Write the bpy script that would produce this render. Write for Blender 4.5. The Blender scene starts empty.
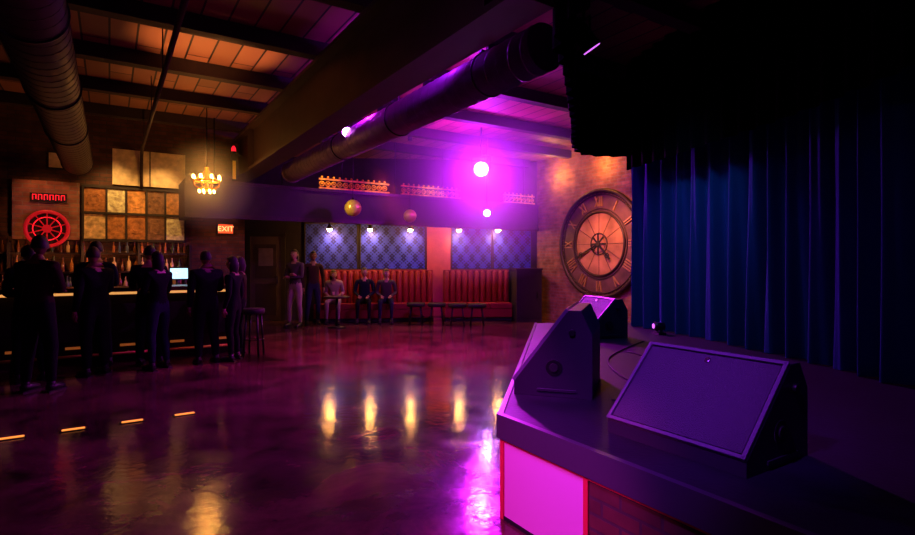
import bpy, bmesh, math, random
from mathutils import Vector, Matrix, Euler
random.seed(7)
scene = bpy.context.scene
scene.view_settings.view_transform = 'Standard'
ROOM = math.radians(32.8)
CEIL = 4.2

# ------------------------------------------------------------------ materials
def new_mat(name):
    m = bpy.data.materials.new(name); m.use_nodes = True
    nt = m.node_tree; b = nt.nodes.get('Principled BSDF')
    return m, nt, b

def mat(name, col, rough=0.6, metal=0.0, emis=None, es=0.0, var=0.0, vscale=6.0, bump=0.0, bscale=40.0, sheen=0.0, spec=None):
    m, nt, b = new_mat(name)
    b.inputs['Base Color'].default_value = (*col, 1)
    b.inputs['Roughness'].default_value = rough
    b.inputs['Metallic'].default_value = metal
    if spec is not None: b.inputs['Specular IOR Level'].default_value = spec
    if sheen: b.inputs['Sheen Weight'].default_value = sheen
    if emis:
        b.inputs['Emission Color'].default_value = (*emis, 1)
        b.inputs['Emission Strength'].default_value = es
    if var > 0 or bump > 0:
        tc = nt.nodes.new('ShaderNodeTexCoord')
    if var > 0:
        n = nt.nodes.new('ShaderNodeTexNoise'); n.inputs['Scale'].default_value = vscale; n.inputs['Detail'].default_value = 6
        nt.links.new(tc.outputs['Object'], n.inputs['Vector'])
        r = nt.nodes.new('ShaderNodeValToRGB')
        r.color_ramp.elements[0].position = 0.3; r.color_ramp.elements[1].position = 0.7
        r.color_ramp.elements[0].color = (*[c*(1-var) for c in col], 1)
        r.color_ramp.elements[1].color = (*[min(1, c*(1+var)) for c in col], 1)
        nt.links.new(n.outputs['Fac'], r.inputs['Fac']); nt.links.new(r.outputs['Color'], b.inputs['Base Color'])
    if bump > 0:
        n2 = nt.nodes.new('ShaderNodeTexNoise'); n2.inputs['Scale'].default_value = bscale; n2.inputs['Detail'].default_value = 4
        nt.links.new(tc.outputs['Object'], n2.inputs['Vector'])
        bp = nt.nodes.new('ShaderNodeBump'); bp.inputs['Strength'].default_value = bump; bp.inputs['Distance'].default_value = 0.02
        nt.links.new(n2.outputs['Fac'], bp.inputs['Height']); nt.links.new(bp.outputs['Normal'], b.inputs['Normal'])
    return m

def xz_vec(nt, sx=1.0, sz=1.0):
    tc = nt.nodes.new('ShaderNodeTexCoord'); sp = nt.nodes.new('ShaderNodeSeparateXYZ'); cb = nt.nodes.new('ShaderNodeCombineXYZ')
    nt.links.new(tc.outputs['Object'], sp.inputs[0])
    nt.links.new(sp.outputs['X'], cb.inputs['X']); nt.links.new(sp.outputs['Z'], cb.inputs['Y'])
    return cb.outputs[0], sp, tc

def brick_mat(name, c1, c2, mortar):
    m, nt, b = new_mat(name)
    v, sp, tc = xz_vec(nt)
    br = nt.nodes.new('ShaderNodeTexBrick')
    br.inputs['Scale'].default_value = 1.0
    br.inputs['Brick Width'].default_value = 0.22; br.inputs['Row Height'].default_value = 0.075
    br.inputs['Mortar Size'].default_value = 0.008; br.inputs['Bias'].default_value = 0.0
    br.inputs['Color1'].default_value = (*c1, 1); br.inputs['Color2'].default_value = (*c2, 1); br.inputs['Mortar'].default_value = (*mortar, 1)
    nt.links.new(v, br.inputs['Vector'])
    n = nt.nodes.new('ShaderNodeTexNoise'); n.inputs['Scale'].default_value = 5; n.inputs['Detail'].default_value = 8
    nt.links.new(tc.outputs['Object'], n.inputs['Vector'])
    mx = nt.nodes.new('ShaderNodeMix'); mx.data_type = 'RGBA'; mx.blend_type = 'MULTIPLY'
    mx.inputs['Factor'].default_value = 0.8
    r = nt.nodes.new('ShaderNodeValToRGB'); r.color_ramp.elements[0].position = .3; r.color_ramp.elements[1].position = .7
    r.color_ramp.elements[0].color = (.35, .33, .32, 1)
    nt.links.new(n.outputs['Fac'], r.inputs['Fac'])
    nt.links.new(br.outputs['Color'], mx.inputs['A']); nt.links.new(r.outputs['Color'], mx.inputs['B'])
    nt.links.new(mx.outputs['Result'], b.inputs['Base Color'])
    bp = nt.nodes.new('ShaderNodeBump'); bp.inputs['Strength'].default_value = .8; bp.inputs['Distance'].default_value = .015; bp.invert = True
    nt.links.new(br.outputs['Fac'], bp.inputs['Height']); nt.links.new(bp.outputs['Normal'], b.inputs['Normal'])
    b.inputs['Roughness'].default_value = .85
    return m

def math_node(nt, op, a, b=None):
    n = nt.nodes.new('ShaderNodeMath'); n.operation = op
    for i, q in enumerate((a, b)):
        if q is None: continue
        if isinstance(q, (int, float)): n.inputs[i].default_value = q
        else: nt.links.new(q, n.inputs[i])
    return n.outputs[0]

def damask_mat():
    m, nt, b = new_mat('damask_wallpaper')
    v, sp, tc = xz_vec(nt)
    X, Z = sp.outputs['X'], sp.outputs['Z']
    tp = 2*math.pi
    cu = math_node(nt, 'COSINE', math_node(nt, 'MULTIPLY', X, tp/0.30))
    cv = math_node(nt, 'COSINE', math_node(nt, 'MULTIPLY', Z, tp/0.46))
    c3 = math_node(nt, 'COSINE', math_node(nt, 'MULTIPLY', X, 3*tp/0.30))
    c4 = math_node(nt, 'COSINE', math_node(nt, 'MULTIPLY', Z, 5*tp/0.46))
    s = math_node(nt, 'ADD', math_node(nt, 'MULTIPLY', cu, cv), math_node(nt, 'MULTIPLY', math_node(nt, 'MULTIPLY', c3, c4), 0.9))
    s = math_node(nt, 'ADD', math_node(nt, 'MULTIPLY', s, 2.0), 0.15)
    r = nt.nodes.new('ShaderNodeValToRGB')
    r.color_ramp.elements[0].position = .1; r.color_ramp.elements[1].position = .9
    r.color_ramp.elements[0].color = (.036, .050, .60, 1); r.color_ramp.elements[1].color = (.010, .009, .12, 1)
    nt.links.new(s, r.inputs['Fac']); nt.links.new(r.outputs['Color'], b.inputs['Base Color'])
    b.inputs['Roughness'].default_value = .6; b.inputs['Specular IOR Level'].default_value = .25
    return m

def plank_mat(name, c1, c2, w=0.14, L=2.6, rough=.6):
    m, nt, b = new_mat(name)
    tc = nt.nodes.new('ShaderNodeTexCoord'); sp = nt.nodes.new('ShaderNodeSeparateXYZ'); cb = nt.nodes.new('ShaderNodeCombineXYZ')
    nt.links.new(tc.outputs['Object'], sp.inputs[0]); nt.links.new(sp.outputs['Y'], cb.inputs['X']); nt.links.new(sp.outputs['X'], cb.inputs['Y'])
    br = nt.nodes.new('ShaderNodeTexBrick'); br.inputs['Scale'].default_value = 1
    br.inputs['Brick Width'].default_value = L; br.inputs['Row Height'].default_value = w; br.inputs['Mortar Size'].default_value = .012
    br.inputs['Color1'].default_value = (*c1, 1); br.inputs['Color2'].default_value = (*c2, 1); br.inputs['Mortar'].default_value = (.002, .001, .001, 1)
    nt.links.new(cb.outputs[0], br.inputs['Vector']); nt.links.new(br.outputs['Color'], b.inputs['Base Color'])
    b.inputs['Roughness'].default_value = rough
    return m

def floor_mat():
    m, nt, b = new_mat('polished_concrete')
    tc = nt.nodes.new('ShaderNodeTexCoord')
    n = nt.nodes.new('ShaderNodeTexNoise'); n.inputs['Scale'].default_value = 1.1; n.inputs['Detail'].default_value = 10; n.inputs['Roughness'].default_value = .7
    n.inputs['Distortion'].default_value = .6
    nt.links.new(tc.outputs['Object'], n.inputs['Vector'])
    r = nt.nodes.new('ShaderNodeValToRGB')
    r.color_ramp.elements[0].position = .36; r.color_ramp.elements[1].position = .66
    r.color_ramp.elements[0].color = (.020, .005, .009, 1); r.color_ramp.elements[1].color = (.20, .060, .070, 1)
    nt.links.new(n.outputs['Fac'], r.inputs['Fac']); nt.links.new(r.outputs['Color'], b.inputs['Base Color'])
    n2 = nt.nodes.new('ShaderNodeTexNoise'); n2.inputs['Scale'].default_value = 3.5; n2.inputs['Detail'].default_value = 8
    nt.links.new(tc.outputs['Object'], n2.inputs['Vector'])
    mr = nt.nodes.new('ShaderNodeMapRange'); mr.inputs['To Min'].default_value = .07; mr.inputs['To Max'].default_value = .18
    mr.inputs['From Min'].default_value = .3; mr.inputs['From Max'].default_value = .7
    nt.links.new(n2.outputs['Fac'], mr.inputs['Value']); nt.links.new(mr.outputs['Result'], b.inputs['Roughness'])
    n3 = nt.nodes.new('ShaderNodeTexNoise'); n3.inputs['Scale'].default_value = 14; n3.inputs['Detail'].default_value = 5
    nt.links.new(tc.outputs['Object'], n3.inputs['Vector'])
    bp = nt.nodes.new('ShaderNodeBump'); bp.inputs['Strength'].default_value = .16; bp.inputs['Distance'].default_value = .01
    nt.links.new(n3.outputs['Fac'], bp.inputs['Height']); nt.links.new(bp.outputs['Normal'], b.inputs['Normal'])
    b.inputs['Specular IOR Level'].default_value = .5
    return m

M = {}
M['floor'] = floor_mat()
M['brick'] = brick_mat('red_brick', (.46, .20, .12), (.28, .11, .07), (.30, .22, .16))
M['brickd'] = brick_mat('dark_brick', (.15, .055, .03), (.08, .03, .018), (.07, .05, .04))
M['damask'] = damask_mat()
M['ceil'] = plank_mat('ceiling_planks', (.38, .17, .085), (.20, .085, .04), w=.28)
M['joist'] = mat('joist_wood', (.020, .009, .008), .7, var=.3, bump=.2)
M['black'] = mat('black_paint', (.006, .006, .007), .7)
M['dark'] = mat('dark_wall', (.018, .010, .012), .7, var=.3)
M['steel'] = mat('painted_steel', (.045, .023, .025), .6, .1, var=.25, vscale=3)
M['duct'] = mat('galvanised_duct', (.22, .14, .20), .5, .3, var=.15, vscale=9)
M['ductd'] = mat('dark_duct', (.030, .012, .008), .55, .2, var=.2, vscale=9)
M['metal'] = mat('dark_metal', (.03, .03, .032), .4, .8)
M['chrome'] = mat('brushed_steel', (.5, .5, .5), .25, 1)
M['bulk'] = mat('bulkhead_panel', (.014, .008, .009), .6, var=.3)
M['red'] = mat('red_vinyl', (.22, .012, .018), .5, bump=.05, spec=.3)
M['salmon'] = mat('salmon_plaster', (.50, .09, .07), .7, var=.1)
M['doorm'] = mat('door_paint', (.10, .06, .06), .5)
M['wood'] = mat('bar_wood', (.025, .010, .008), .45, var=.4, vscale=8)
M['woodt'] = mat('bar_top_wood', (.08, .03, .015), .3, var=.3, vscale=8)
M['ledw'] = mat('warm_led', (1, .6, .2), .5, emis=(1, .42, .11), es=.8)
M['amber'] = mat('amber_marker', (1, .5, .1), .4, emis=(1, .28, .04), es=1.3)
M['amberd'] = mat('amber_kick_light', (1, .5, .1), .4, emis=(1, .25, .04), es=.16)
M['bulb'] = mat('filament_bulb', (1, .7, .3), .3, emis=(1, .45, .08), es=55)
M['wash'] = mat('wall_wash_lamp', (1, .7, .4), .3, emis=(1, .44, .09), es=250)
M['maglens'] = mat('magenta_lens', (1, .4, 1), .3, emis=(.85, .22, 1), es=45)
M['maglens2'] = mat('magenta_lens_small', (1, .4, 1), .3, emis=(.75, .15, 1), es=28)
M['footlens'] = mat('footlight_lens', (.8, .3, 1), .3, emis=(.7, .15, 1), es=1.5)
M['whitelens'] = mat('violet_white_lens', (1, .9, 1), .3, emis=(.75, .6, 1), es=25)
M['curtain'] = mat('blue_velvet', (.010, .055, .155), .95, spec=.1)
M['bcloth'] = mat('black_drape', (.0015, .0015, .002), 1, spec=0.03)
M['stage'] = mat('stage_deck', (.008, .009, .017), .55, var=.3, bump=.1)
M['stagelip'] = mat('stage_lip', (.06, .05, .075), .35, bump=.05)
M['pink'] = mat('stage_fascia_panel', (.80, .38, .70), .5)
M['redtrim'] = mat('red_trim', (.7, .03, .06), .4)
M['cab'] = mat('speaker_cabinet', (.022, .020, .03), .42, bump=.15, bscale=180)
M['grille'] = mat('speaker_grille', (.065, .052, .085), .5, .1, bump=.5, bscale=260)
M['edge'] = mat('speaker_edge', (.15, .12, .18), .35)
M['clockf'] = mat('clock_face', (.10, .045, .045), .6, var=.45, vscale=3)
M['clocki'] = mat('clock_inner_face', (.34, .16, .08), .55, var=.45, vscale=2.5)
M['clockr'] = mat('clock_ring', (.035, .018, .018), .5, .3, var=.2)
M['clockn'] = mat('clock_numerals', (.36, .19, .09), .5, .2)
M['cream'] = mat('cream_panel', (.75, .60, .34), .7, var=.25, vscale=9)
M['frame'] = mat('panel_frame', (.02, .012, .008), .6)
M['neon'] = mat('red_neon', (1, .05, .03), .4, emis=(1, .01, .03), es=1.3)
M['wheelr'] = mat('red_enamel', (.6, .02, .03), .35, emis=(.8, .01, .03), es=.15)
M['exit'] = mat('exit_face', (.9, .2, .08), .5, emis=(1, .08, .02), es=.7)
M['exitt'] = mat('exit_letters', (1, .8, .6), .5, emis=(1, .45, .15), es=2)
M['screen'] = mat('till_screen', (.5, .8, 1), .3, emis=(.45, .85, 1), es=1.4)
M['yellow'] = mat('yellow_tag', (.8, .45, .02), .5, emis=(1, .5, .05), es=.15)
M['mirror'] = mat('mirror_tiles', (.55, .40, .12), .3, .4)
M['gold'] = mat('gold_trim', (.8, .45, .08), .35, .6)
M['goldm'] = mat('gilded_wood', (.80, .36, .02), .6, .0, var=.6, vscale=12)
tin = [(.50, .34, .14), (.36, .14, .04), (.50, .24, .07), (.42, .18, .05), (.62, .45, .20), (.80, .66, .38), (.20, .10, .05)]
TIN = [mat('tin_tile_%d' % i, c, .5, .1, var=.5, vscale=14, bump=.4, bscale=25) for i, c in enumerate(tin)]
BOT = [mat('bottle_glass_%d' % i, c, .12, spec=.8) for i, c in enumerate([(.35, .12, .03), (.05, .10, .04), (.60, .42, .22), (.16, .05, .02), (.45, .2, .04), (.07, .09, .15)])]

# ------------------------------------------------------------------ builder
class B:
    def __init__(s):
        s.bm = bmesh.new(); s.mats = []
    def mi(s, m):
        if m not in s.mats: s.mats.append(m)
        return s.mats.index(m)
    def _fin(s, verts, m, smooth=False):
        i = s.mi(m); fs = set()
        for v in verts:
            for f in v.link_faces: fs.add(f)
        for f in fs: f.material_index = i; f.smooth = smooth
    def box(s, c, sz, m, rot=None):
        mt = Matrix.Translation(Vector(c))
        if rot: mt = mt @ Euler(rot).to_matrix().to_4x4()
        mt = mt @ Matrix.Diagonal((sz[0], sz[1], sz[2], 1))
        r = bmesh.ops.create_cube(s.bm, size=1, matrix=mt); s._fin(r['verts'], m)
    def bx(s, x0, x1, y0, y1, z0, z1, m):
        s.box(((x0+x1)/2, (y0+y1)/2, (z0+z1)/2), (abs(x1-x0), abs(y1-y0), abs(z1-z0)), m)
    def sph(s, c, r, m, seg=16, rot=None):
        if isinstance(r, (int, float)): r = (r, r, r)
        mt = Matrix.Translation(Vector(c))
        if rot: mt = mt @ Euler(rot).to_matrix().to_4x4()
        mt = mt @ Matrix.Diagonal((*r, 1))
        q = bmesh.ops.create_uvsphere(s.bm, u_segments=seg, v_segments=max(6, seg//2+2), radius=1, matrix=mt); s._fin(q['verts'], m, True)
    def tube(s, pts, rad, m, seg=12, cap=True, smooth=True, closed=False):
        pts = [Vector(p) for p in pts]; n = len(pts)
        if isinstance(rad, (int, float)): rad = [rad]*n
        rings = []; prev = None
        for i, p in enumerate(pts):
            if closed: d = pts[(i+1) % n]-pts[(i-1) % n]
            elif i == 0: d = pts[1]-pts[0]
            elif i == n-1: d = pts[-1]-pts[-2]
            else: d = (pts[i+1]-pts[i]).normalized()+(pts[i]-pts[i-1]).normalized()
            if d.length < 1e-9: d = Vector((0, 0, 1))
            d.normalize()
            if prev is None:
                a = Vector((0, 0, 1)) if abs(d.z) < .9 else Vector((1, 0, 0))
                nx = d.cross(a).normalized()
            else:
                nx = (prev - d*prev.dot(d)).normalized()
            prev = nx; ny = d.cross(nx)
            rings.append([s.bm.verts.new(p+nx*math.cos(2*math.pi*k/seg)*rad[i]+ny*math.sin(2*math.pi*k/seg)*rad[i]) for k in range(seg)])
        idx = s.mi(m)
        rr = range(n) if closed else range(n-1)
        for i in rr:
            a, b_ = rings[i], rings[(i+1) % n]
            for k in range(seg):
                f = s.bm.faces.new((a[k], a[(k+1) % seg], b_[(k+1) % seg], b_[k])); f.material_index = idx; f.smooth = smooth
        if cap and not closed:
            for r_ in (list(reversed(rings[0])), rings[-1]):
                f = s.bm.faces.new(r_); f.material_index = idx
    def cyl(s, a, b_, r, m, seg=16, r2=None, smooth=True):
        s.tube([a, b_], [r, r if r2 is None else r2], m, seg, True, smooth)
    def prism(s, prof, x0, x1, m):
        a = [s.bm.verts.new((x0, y, z)) for y, z in prof]; b_ = [s.bm.verts.new((x1, y, z)) for y, z in prof]
        i = s.mi(m); n = len(prof)
        fs = [s.bm.faces.new(list(reversed(a))), s.bm.faces.new(b_)]
        for k in range(n): fs.append(s.bm.faces.new((a[k], a[(k+1) % n], b_[(k+1) % n], b_[k])))
        for f in fs: f.material_index = i
    def poly(s, pts, z0, z1, m):
        a = [s.bm.verts.new((x, y, z0)) for x, y in pts]; b_ = [s.bm.verts.new((x, y, z1)) for x, y in pts]
        i = s.mi(m); n = len(pts)
        fs = [s.bm.faces.new(list(reversed(a))), s.bm.faces.new(b_)]
        for k in range(n): fs.append(s.bm.faces.new((a[k], a[(k+1) % n], b_[(k+1) % n], b_[k])))
        for f in fs: f.material_index = i
    def ring(s, c, R, r, m, axis='Y', seg=48, rs=8):
        pts = []
        for k in range(seg):
            t = 2*math.pi*k/seg
            if axis == 'Y': pts.append((c[0]+R*math.cos(t), c[1], c[2]+R*math.sin(t)))
            else: pts.append((c[0]+R*math.cos(t), c[1]+R*math.sin(t), c[2]))
        s.tube(pts, r, m, rs, closed=True)
    def disk(s, c, R, t, m, seg=48):   # disc facing -Y
        s.cyl((c[0], c[1]-t/2, c[2]), (c[0], c[1]+t/2, c[2]), R, m, seg, smooth=False)
    def obj(s, name, loc=(0, 0, 0), rz=0.0, parent=None, bevel=0.0):
        bmesh.ops.recalc_face_normals(s.bm, faces=s.bm.faces[:])
        me = bpy.data.meshes.new(name); s.bm.to_mesh(me); s.bm.free()
        for m in s.mats: me.materials.append(m)
        o = bpy.data.objects.new(name, me); scene.collection.objects.link(o)
        o.location = loc; o.rotation_euler = (0, 0, rz)
        if parent: o.parent = parent
        if bevel > 0:
            md = o.modifiers.new('bevel', 'BEVEL'); md.width = bevel; md.segments = 2; md.limit_method = 'ANGLE'; md.angle_limit = .7
        return o

def room(v, u):  # room-frame to world
    return (.8406*v-.5417*u, .5417*v+.8406*u)

def light(name, kind, loc, power, col, target=None, size=.1, spot=60, blend=.6):
    d = bpy.data.lights.new(name, kind); d.energy = power; d.color = col
    if kind == 'SPOT': d.spot_size = math.radians(spot); d.spot_blend = blend; d.shadow_soft_size = size
    elif kind == 'POINT': d.shadow_soft_size = size
    elif kind == 'AREA': d.size = size
    o = bpy.data.objects.new(name, d); scene.collection.objects.link(o); o.location = loc
    if target is not None:
        o.rotation_euler = (Vector(target)-Vector(loc)).to_track_quat('-Z', 'Y').to_euler()
    return o

# ------------------------------------------------------------------ room shell
b = B(); b.bx(-15, 12, -4, 17, -.1, 0, M['floor']); b.obj('floor')
b = B(); b.bx(-9, 12, -4, 15, CEIL, CEIL+.1, M['ceil']); b.obj('ceiling', rz=ROOM)
BW = (-3.95, 13.9, 0); BA = math.radians(5.64)
b = B(); b.bx(-2.2, 6.2, 0, .2, 0, CEIL, M['dark']); b.obj('wall_back', BW, BA)
BR = (2.13, 14.5, 0); RA = math.radians(-57.2)
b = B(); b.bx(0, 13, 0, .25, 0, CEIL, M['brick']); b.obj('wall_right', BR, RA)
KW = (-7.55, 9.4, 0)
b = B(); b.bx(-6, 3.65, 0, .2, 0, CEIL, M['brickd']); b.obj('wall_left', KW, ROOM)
b = B(); b.bx(3.45, 3.65, .2, 3.2, 0, CEIL, M['dark']); b.obj('wall_corridor', KW, ROOM)

b = B()
for u in (2, 3.55, 5.05, 6.55, 8.07, 9.57, 11.1):
    b.bx(-8, 9.4, u-.08, u+.08, 4.02, CEIL, M['joist'])
b.obj('ceiling_joists', rz=ROOM)
b = B()
b.bx(2.26, 2.34, 2.65, 11.95, 3.22, 3.98, M['steel'])
b.bx(2.13, 2.47, 2.65, 11.95, 3.18, 3.23, M['steel']); b.bx(2.13, 2.47, 2.65, 11.95, 3.965, 4.015, M['steel'])
for u in (3, 10.5): b.bx(2.15, 2.45, u, u+.02, 3.23, 3.96, M['steel'])
b.obj('steel_girder', rz=ROOM)
def duct(v, u0, u1, z, r, m, name='spiral_duct'):
    b = B()
    b.tube([(v, u0, z), (v, u1, z)], r, m, 48)
    turns = int((u1-u0)/.17); n = turns*24
    b.tube([(v+(r+.001)*math.cos(2*math.pi*i/24), u0+.17*i/24, z+(r+.001)*math.sin(2*math.pi*i/24)) for i in range(n)], .0045, m, 4)
    for uu in [u0+.8+1.9*i for i in range(int((u1-u0)/1.9))]:
        b.ring((v, uu, z), r+.006, .010, M['metal'], 'Y', 32, 6)
        b.cyl((v, uu, z+r), (v, uu, CEIL), .01, M['metal'], 8)
        b.bx(v-r*.5, v+r*.5, uu-.02, uu+.02, z+r, z+r+.02, M['metal'])
    b.ring((v, u1, z), r, .018, m, 'Y', 40, 6)
    return b.obj(name, rz=ROOM)
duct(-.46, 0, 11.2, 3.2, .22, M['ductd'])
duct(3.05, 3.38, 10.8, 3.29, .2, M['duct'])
b = B()
b.tube([(.51, 2, 3.6), (.51, 11.6, 3.6), (.51, 11.8, 3.5), (.51, 11.88, 3.2), (.51, 11.88, 2.9)], .028, M['ductd'], 10)
for u in (3, 5, 7, 9, 11): b.cyl((.51, u, 3.6), (.51, u, CEIL), .008, M['metal'], 6)
b.obj('sprinkler_pipe', rz=ROOM)
b = B()
b.tube([(3.7, 4.2, 3.85), (3.7, 10.6, 3.85)], .022, M['duct'], 8)
b.tube([(3.82, 4.2, 3.85), (3.82, 10.6, 3.85)], .014, M['duct'], 8)
for u in (5.05, 6.55, 8.07, 9.57): b.bx(3.66, 3.86, u-.02, u+.02, 3.87, 4.018, M['metal'])
b.obj('electrical_conduit', rz=ROOM)

# bulkhead
BK = (-4.95, 9.8, 0)
b = B()
b.bx(0, 8.45, 0, .1, 2.32, 3.02, M['bulk']); b.bx(0, .1, .1, 1.06, 2.32, 3.02, M['bulk'])
b.bx(0, 8.45, -.02, .0, 2.32, 2.40, M['wood']); b.bx(0, 8.45, -.02, 0, 2.96, 3.02, M['wood'])
for i in range(7): b.cyl((.5+1.25*i, .05, 3.02), (.5+1.25*i, .05, CEIL), .012, M['metal'], 8)
b.obj('bulkhead', BK, ROOM)
b = B()
for s0, s1 in ((2.5, 4.1), (4.4, 6.0), (7.3, 8.35)):
    b.bx(s0, s1, .02, .08, 3.022, 3.06, M['goldm'])
    n = int((s1-s0)/.13)
    for i in range(n):
        x = s0+.065+i*.13
        b.ring((x, .05, 3.13), .05, .014, M['goldm'], 'Y', 12, 5); b.sph((x, .05, 3.13), .026, M['goldm'], 8); b.sph((x, .05, 3.27), .024, M['goldm'], 8)
    b.bx(s0, s1, .03, .07, 3.21, 3.245, M['goldm'])
b.obj('gilded_rail', BK, ROOM)

# ------------------------------------------------------------------ banquette wall
def panel(name, s0, s1):
    b = B(); b.bx(s0, s1, -.05, -.001, 1.33, 2.48, M['damask'])
    for a, c in ((s0-.03, s0), (s1, s1+.03)): b.bx(a, c, -.07, -.001, 1.30, 2.5, M['frame'])
    b.bx(s0-.03, s1+.03, -.07, -.001, 1.30, 1.33, M['frame']); b.bx(s0-.03, s1+.03, -.07, -.001, 2.48, 2.52, M['frame'])
    b.obj(name, BW, BA)
panel('damask_panel', .05, 1.35); panel('damask_panel', 1.45, 3.1); panel('damask_panel', 3.83, 4.85); panel('damask_panel', 4.93, 5.93)
b = B(); b.bx(3.16, 3.77, -.14, 0, 0, 2.55, M['salmon']); b.obj('wall_pilaster', BW, BA)

def banquette(s0, s1):
    b = B()
    b.bx(s0, s1, -.66, -.16, .0, .1, M['black']); b.bx(s0, s1, -.7, -.16, .1, .32, M['red'])
    n = max(1, round((s1-s0)/.62)); w = (s1-s0)/n
    for i in range(n):
        b.bx(s0+i*w+.008, s0+(i+1)*w-.008, -.72, -.22, .32, .46, M['red'])
    b.bx(s0, s1, -.22, -.16, .1, 1.26, M['red'])
    n = int((s1-s0)/.15); w = (s1-s0)/n
    for i in range(n):
        x = s0+(i+.5)*w
        b.tube([(x, -.235, .44), (x, -.24, .5), (x, -.24, 1.2), (x, -.23, 1.27)], [w*.4, w*.5, w*.5, w*.3], M['red'], 10)
    b.bx(s0, s1, -.26, -.15, 1.24, 1.30, M['red'])
    return b.obj('banquette', BW, BA, bevel=.015)
banquette(.35, 3.3); banquette(3.58, 5.3)
b = B(); b.bx(5.36, 6.0, -.95, -.08, 0, 1.3, M['dark']); b.bx(5.34, 6.02, -.97, -.08, 1.3, 1.34, M['wood']); b.bx(5.42, 5.94, -.965, -.95, .1, 1.22, M['bulk']); b.bx(5.86,5.88,-.985,-.965,.6,.75,M['metal'])
b.obj('end_cabinet', BW, BA)

def stool(x, y, h=.5, name='low_stool', r=.19):
    b = B()
    b.tube([(0, 0, h-.09), (0, 0, h-.07), (0, 0, h-.01), (0, 0, h)], [r*.92, r, r, r*.9], M['black'], 24)
    for k in range(4):
        t = math.pi/4+k*math.pi/2
        b.cyl((r*.7*math.cos(t), r*.7*math.sin(t), h-.08), (r*1.0*math.cos(t), r*1.0*math.sin(t), 0), .018, M['metal'], 8)
    b.ring((0, 0, h*.35), r*.9, .009, M['metal'], 'Z', 24, 6)
    return b.obj(name, (x, y, 0))
def ctable(x, y):
    b = B()
    b.tube([(0, 0, .68), (0, 0, .70), (0, 0, .72)], [.29, .3, .29], M['wood'], 28)
    b.cyl((0, 0, .03), (0, 0, .68), .03, M['metal'], 12); b.tube([(0, 0, 0), (0, 0, .02), (0, 0, .05)], [.2, .2, .04], M['metal'], 24)
    for a in (0.4, 2.5):
        b.tube([(.12*math.cos(a), .12*math.sin(a), .72), (.12*math.cos(a), .12*math.sin(a), .82)], [.025, .033], BOT[2], 12)
    b.obj('cocktail_table', (x, y, 0))
for x, y in ((.0, 12.75), (.46, 12.7), (-1.0, 13.0), (-.5, 12.95)): stool(x, y, .52, r=.22)
ctable(-2.75, 12.3)

# door
b = B()
b.bx(-1.32, -.56, -.05, -.001, 0.01, 2.15, M['doorm'])
for z0, z1 in ((.15, .95), (1.1, 1.95)): b.bx(-1.2, -.68, -.065, -.05, z0, z1, M['steel'])
b.bx(-1.12, -.76, -.07, -.064, 1.4, 1.85, M['duct'])
b.bx(-.66, -.64, -.11, -.05, .95, 1.15, M['chrome'])
b.obj('door_1', BW, BA)
b = B(); b.bx(-1.42, -1.32, -.07, 0, 0, 2.25, M['frame']); b.bx(-.56, -.46, -.07, 0, 0, 2.25, M['frame']); b.bx(-1.42, -.46, -.07, 0, 2.15, 2.25, M['frame']); b.obj('trim_1', BW, BA)

# wall wash lamps
for s_ in (.72, 1.72, 2.72, 3.95, 4.95):
    b = B()
    b.box((s_, -.02, 2.60), (.08, .04, .08), M['metal'])
    b.tube([(s_, -.02, 2.6), (s_, -.3, 2.62), (s_, -.55, 2.52), (s_, -.6, 2.42)], .012, M['metal'], 8)
    b.tube([(s_, -.6, 2.44), (s_, -.59, 2.40), (s_, -.575, 2.33)], [.02, .045, .065], M['metal'], 16)
    b.sph((s_, -.58, 2.315), .06, M['wash'], 12)
    b.obj('wall_wash_light', BW, BA)
    c, sn = math.cos(BA), math.sin(BA)
    def w(x, y): return (BW[0]+c*x-sn*y, BW[1]+sn*x+c*y)
    p = w(s_, -.30); t = w(s_, 0)
    light('wall_wash_emitter', 'SPOT', (p[0], p[1], 2.27), 42, (1, .56, .30), (t[0], t[1], 2.0), .05, 125, .9)

# clock on brick wall
b = B(); R = 1.24
cx, cz = 2.25, 1.92
b.disk((cx, -.03, cz), R*.99, .05, M['clockf'], 72)
b.disk((cx, -.045, cz), R*.60, .035, M['clocki'], 60)
for rr, th in ((R, .055), (R*.93, .018), (R*.60, .03), (R*.66, .012)): b.ring((cx, -.065, cz), rr, th, M['clockr'], 'Y', 72, 8)
nums = ['XII', 'I', 'II', 'III', 'IIII', 'V', 'VI', 'VII', 'VIII', 'IX', 'X', 'XI']
def stroke(x0, z0, x1, z1, w_, ang, rad):
    def tr(x, z):
        zz = z+rad
        return (cx+x*math.cos(ang)+zz*math.sin(ang), cz-x*math.sin(ang)+zz*math.cos(ang))
    a = tr(x0, z0); c = tr(x1, z1)
    mx, mz = (a[0]+c[0])/2, (a[1]+c[1])/2; L = math.hypot(c[0]-a[0], c[1]-a[1])
    th = math.atan2(c[0]-a[0], c[1]-a[1])
    b.box((mx, -.075, mz), (w_, .03, L), M['clockn'], rot=(0, th, 0))
for i, nm in enumerate(nums):
    ang = 2*math.pi*i/12; H = .12; ws = {'I': .06, 'V': .12, 'X': .12}
    tot = sum(ws[c] for c in nm); x = -tot/2
    for c in nm:
        w_ = ws[c]
        if c == 'I': stroke(x+w_/2, -H, x+w_/2, H, .026, ang, R*.795)
        elif c == 'V': stroke(x+.01, H, x+w_/2, -H, .028, ang, R*.795); stroke(x+w_-.01, H, x+w_/2, -H, .016, ang, R*.795)
        else: stroke(x+.01, H, x+w_-.01, -H, .028, ang, R*.795); stroke(x+w_-.01, H, x+.01, -H, .016, ang, R*.795)
        x += w_
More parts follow.
